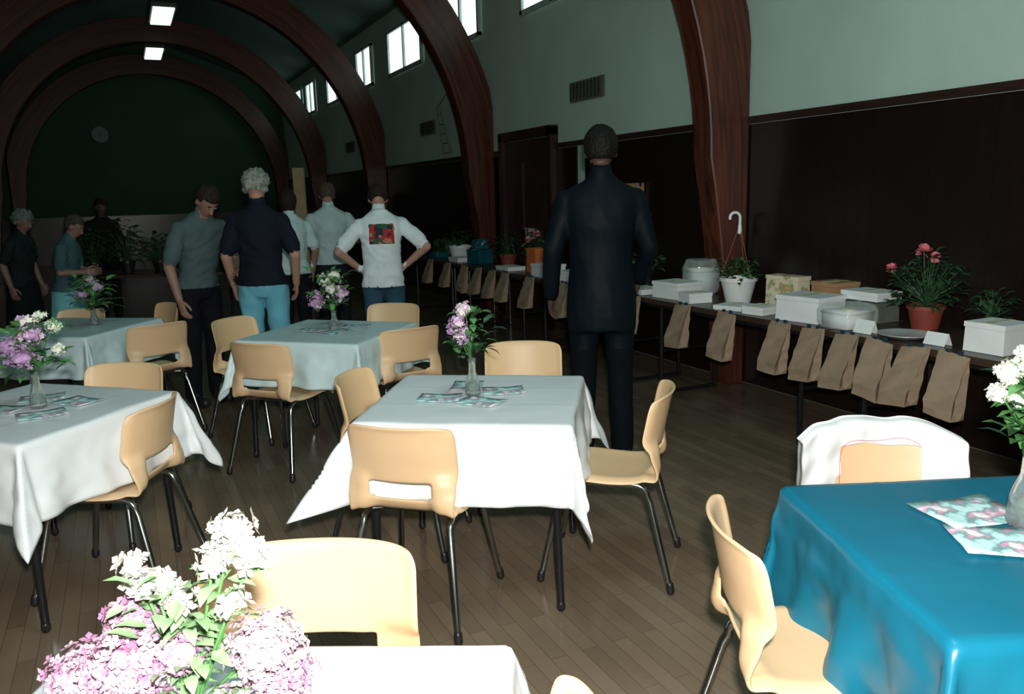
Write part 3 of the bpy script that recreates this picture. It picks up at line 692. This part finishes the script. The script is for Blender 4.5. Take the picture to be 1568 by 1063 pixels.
    dg=bpy.context.evaluated_depsgraph_get();em=bpy.data.meshes.new_from_object(o.evaluated_get(dg));bpy.data.objects.remove(o)
    A=np.array([q[:4] for q in S]);lab=np.array([q[4] for q in S])
    def label(P): return lab[np.argmin(np.linalg.norm(P[:,None,:]-A[None,:,:3],axis=2)-A[None,:,3],axis=1)].astype(np.int32)
    nv=len(em.vertices);co_=np.empty(nv*3);em.vertices.foreach_get('co',co_);co_=co_.reshape(-1,3)
    no_=np.empty(nv*3);em.vertices.foreach_get('normal',no_);no_=no_.reshape(-1,3)
    vl=label(co_);off=len(name)*1.7;fa=.004 if jacket else .0078
    for i in range(nv):
        if vl[i] in(1,2):
            p=Vector(co_[i]);q=noise.noise(Vector((p.x*9+off,p.y*9,p.z*((6 if jacket else 14) if vl[i]==1 else 7)+p.x*6)))
            co_[i]+=no_[i]*(fa*(1-abs(q)*2.2))
    em.vertices.foreach_set('co',co_.ravel())
    nf=len(em.polygons);cen=np.empty(nf*3);em.polygons.foreach_get('center',cen);cen=cen.reshape(-1,3)
    idx=label(cen)
    if prt:
        k=(idx==1)&(np.abs(cen[:,0])<.105)&(cen[:,1]<.02)&(cen[:,2]>1.22)&(cen[:,2]<1.39);idx[k]=4
    for m_ in ms: em.materials.append(m_)
    em.polygons.foreach_set('material_index',idx);em.polygons.foreach_set('use_smooth',np.ones(nf,bool));em.update()
    em.name=name
    root=bpy.data.objects.new(name,None);sc.collection.objects.link(root);root.location=(x,y,0);root.rotation_euler=(0,0,R(face-90));root.scale=(s,s,s)
    body=bpy.data.objects.new('body',em);sc.collection.objects.link(body);body.parent=root
    hb=MB()
    for sx,el,wr in hands:
        d=(wr-el).normalized();pn=Vector((-sx,0,0));pn=(pn-d*pn.dot(d));pn=pn.normalized() if pn.length>.1 else Vector((0,-1,0));sd=d.cross(pn).normalized()
        if sd.y<0: sd=-sd
        w=wr
        hb.loft([(w-d*.01,sd*.026,pn*.02),(w+d*.03,sd*.036,pn*.017),(w+d*.07,sd*.041,pn*.015),(w+d*.092,sd*.038,pn*.012)],0,12)
        for k,(off_,Lf) in enumerate(((.030,.072),(.010,.080),(-.010,.075),(-.029,.058))):
            p0=w+d*.082+sd*off_;pts=[p0];dd=d.copy()
            for q in range(3):
                dd=(dd+pn*(.28+.1*q)).normalized();pts.append(pts[-1]+dd*Lf/3*(1.15-.15*q))
            hb.tube(pts,[.0095,.009,.008,.006],0,8)
        p0=w+d*.025+sd*.028;hb.tube([p0,p0+(d*.5+sd*.6+pn*.2)*.035,p0+(d*.8+sd*.55+pn*.3)*.06,p0+(d+sd*.4+pn*.4)*.075],[.013,.011,.010,.007],0,8)
    hb.obj('hands',[ms[0]],parent=root)
    fb=MB()
    for sx in(-1,1):
        fb.sphere((sx*.030,.081,1.642),(.011,.007,.0055),0,10,8,Hd);fb.sphere((sx*.030,.086,1.642),(.0058,.003,.0055),1,8,6,Hd)
        fb.sphere((sx*.031,.084,1.662),(.018,.006,.0035),1,8,6,Hd)
    fb.sphere((0,.088,1.575),(.023,.006,.006),2,10,6,Hd)
    fb.obj('face_features',[mat(name+'_eye',(.35,.33,.3),.4),mh,M['terra']],parent=root)
    amp=.020 if curly else .007
    def hf(q):
        face_=(q.y>.035 and q.z<1.69) or (q.z<(1.575 if not longhair else 1.50) )
        if not longhair and q.y>-.005 and q.z<1.65: face_=True
        c=Vector((0,0,1.65))
        if face_: q=c+(q-c)*.72
        else: q=q+(q-c).normalized()*(noise.noise(q*(34 if curly else 20))+.5*noise.noise(q*70))*amp
        return Hd(q)
    h=MB();k=1.12 if curly else 1.0
    h.sphere((0,-.014,1.655 if not longhair else 1.64),(.086*k,.102*k,.104*(1.05 if curly else 1)*(1.15 if longhair else 1)),0,44,34,hf)
    h.obj('hair',[mh],parent=root,auto=False)
    return root
person('standing_man_in_suit',2.36,3.87,62,1.87,(.0025,.0065,.0105),(.002,.004,.006),(.004,.003,.0025),skin=(.10,.05,.035),sleeve='long',shw=1.02,hp=8,jacket=True,toprough=.6,  # skin colour darkened to stand for the dim light on him
       arms=[((-.25,-.02,1.13),(-.262,.07,.90)),((.245,0,1.14),(.21,.14,.97))])
person('standing_woman_in_navy_top',.88,6.15,72,1.74,(.006,.010,.02),(.15,.45,.57),(.27,.29,.25),curly=True,shw=.94,hp=18,
       arms=[((-.235,-.05,1.14),(-.22,.06,.92)),((.25,-.06,1.14),(.23,.05,.92))])
person('standing_man_in_grey_shirt',.46,6.52,-62,1.70,(.075,.12,.125),(.007,.008,.012),(.02,.012,.008),skin=(.33,.18,.13),lean=14,hp=38,shw=1.03,
       arms=[((-.26,.12,1.12),(-.14,.30,1.05)),((.27,.08,1.10),(.26,.16,.86))])
person('standing_person_in_printed_tshirt',1.84,6.35,78,1.66,(.76,.86,.88),(.03,.08,.12),(.02,.012,.008),lean=6,hp=44,shw=1.0,prt=True,loose=True,
       arms=[((-.36,-.08,1.17),(-.19,.03,1.02)),((.37,-.06,1.19),(.2,.05,1.03))])
person('standing_woman_in_white_blouse',1.36,7.6,95,1.62,(.55,.70,.70),(.01,.01,.015),(.02,.012,.008),skin=(.35,.2,.14),shw=.9,hp=20,longhair=True,
       arms=[((-.23,0,1.15),(-.16,.18,1.08)),((.23,-.02,1.15),(.22,.08,.93))])
person('standing_man_in_white_shirt',1.82,8.05,85,1.68,(.48,.63,.63),(.015,.015,.02),(.08,.06,.035),skin=(.35,.2,.14),hp=24,shw=1.05,
       arms=[((-.26,-.02,1.15),(-.16,.2,1.1)),((.3,-.02,1.17),(.16,.15,1.1))])
person('standing_woman_in_blue_apron',-.52,8.35,-20,1.46,(.05,.11,.13),(.20,.55,.60),(.06,.05,.04),skin=(.28,.16,.12),lean=10,hp=25,shw=.9,skirt=True,
       arms=[((-.23,.05,1.13),(-.12,.26,1.12)),((.23,.06,1.13),(.12,.26,1.12))])
person('standing_woman_with_white_hair',-.92,8.95,-30,1.50,(.008,.016,.016),(.006,.012,.012),(.15,.18,.17),skin=(.2,.12,.09),curly=True,lean=6,hp=20,shw=.92,skirt=True)
person('standing_man_in_dark_coat',-.25,12.0,-70,1.6,(.008,.009,.008),(.008,.008,.008),(.02,.008,.006),sleeve='long',hp=20,skin=(.1,.06,.045))

# ------------------------------------------------------------------ camera & lights
cam=bpy.data.cameras.new('camera');co=bpy.data.objects.new('camera',cam);sc.collection.objects.link(co)
cam.sensor_width=36;cam.lens=28.70;cam.clip_start=.02
co.matrix_world=Matrix.Translation((0,0,1.53))@Matrix.Rotation(R(-25),4,'Z')@Matrix.Rotation(R(79.31),4,'X')@Matrix.Rotation(R(-1.49),4,'Z')
sc.camera=co
def light(name,kind,loc,e,col,**k):
    l=bpy.data.lights.new(name,kind);l.energy=e;l.color=col
    for a,v in k.items(): setattr(l,a,v)
    o=bpy.data.objects.new(name,l);sc.collection.objects.link(o);o.location=loc;return o
light('camera_flash','POINT',(.03,-.02,1.66),460,(1,.98,.94),shadow_soft_size=.035)
light('ceiling_fill','AREA',(1.1,1.8,4.6),34,(.60,.95,1),shape='RECTANGLE',size=.5,size_y=1.6)  # added fill with no fixture, brightens the front tabletops
light('ceiling_fill','AREA',(.95,5.6,4.6),5,(.3,1,.95),shape='RECTANGLE',size=.5,size_y=1.6)  # added weak fill for mid hall, no fixture
w=bpy.data.worlds.new('world');sc.world=w;w.use_nodes=True;w.node_tree.nodes['Background'].inputs[0].default_value=(.1,.4,.45,1);w.node_tree.nodes['Background'].inputs[1].default_value=.1
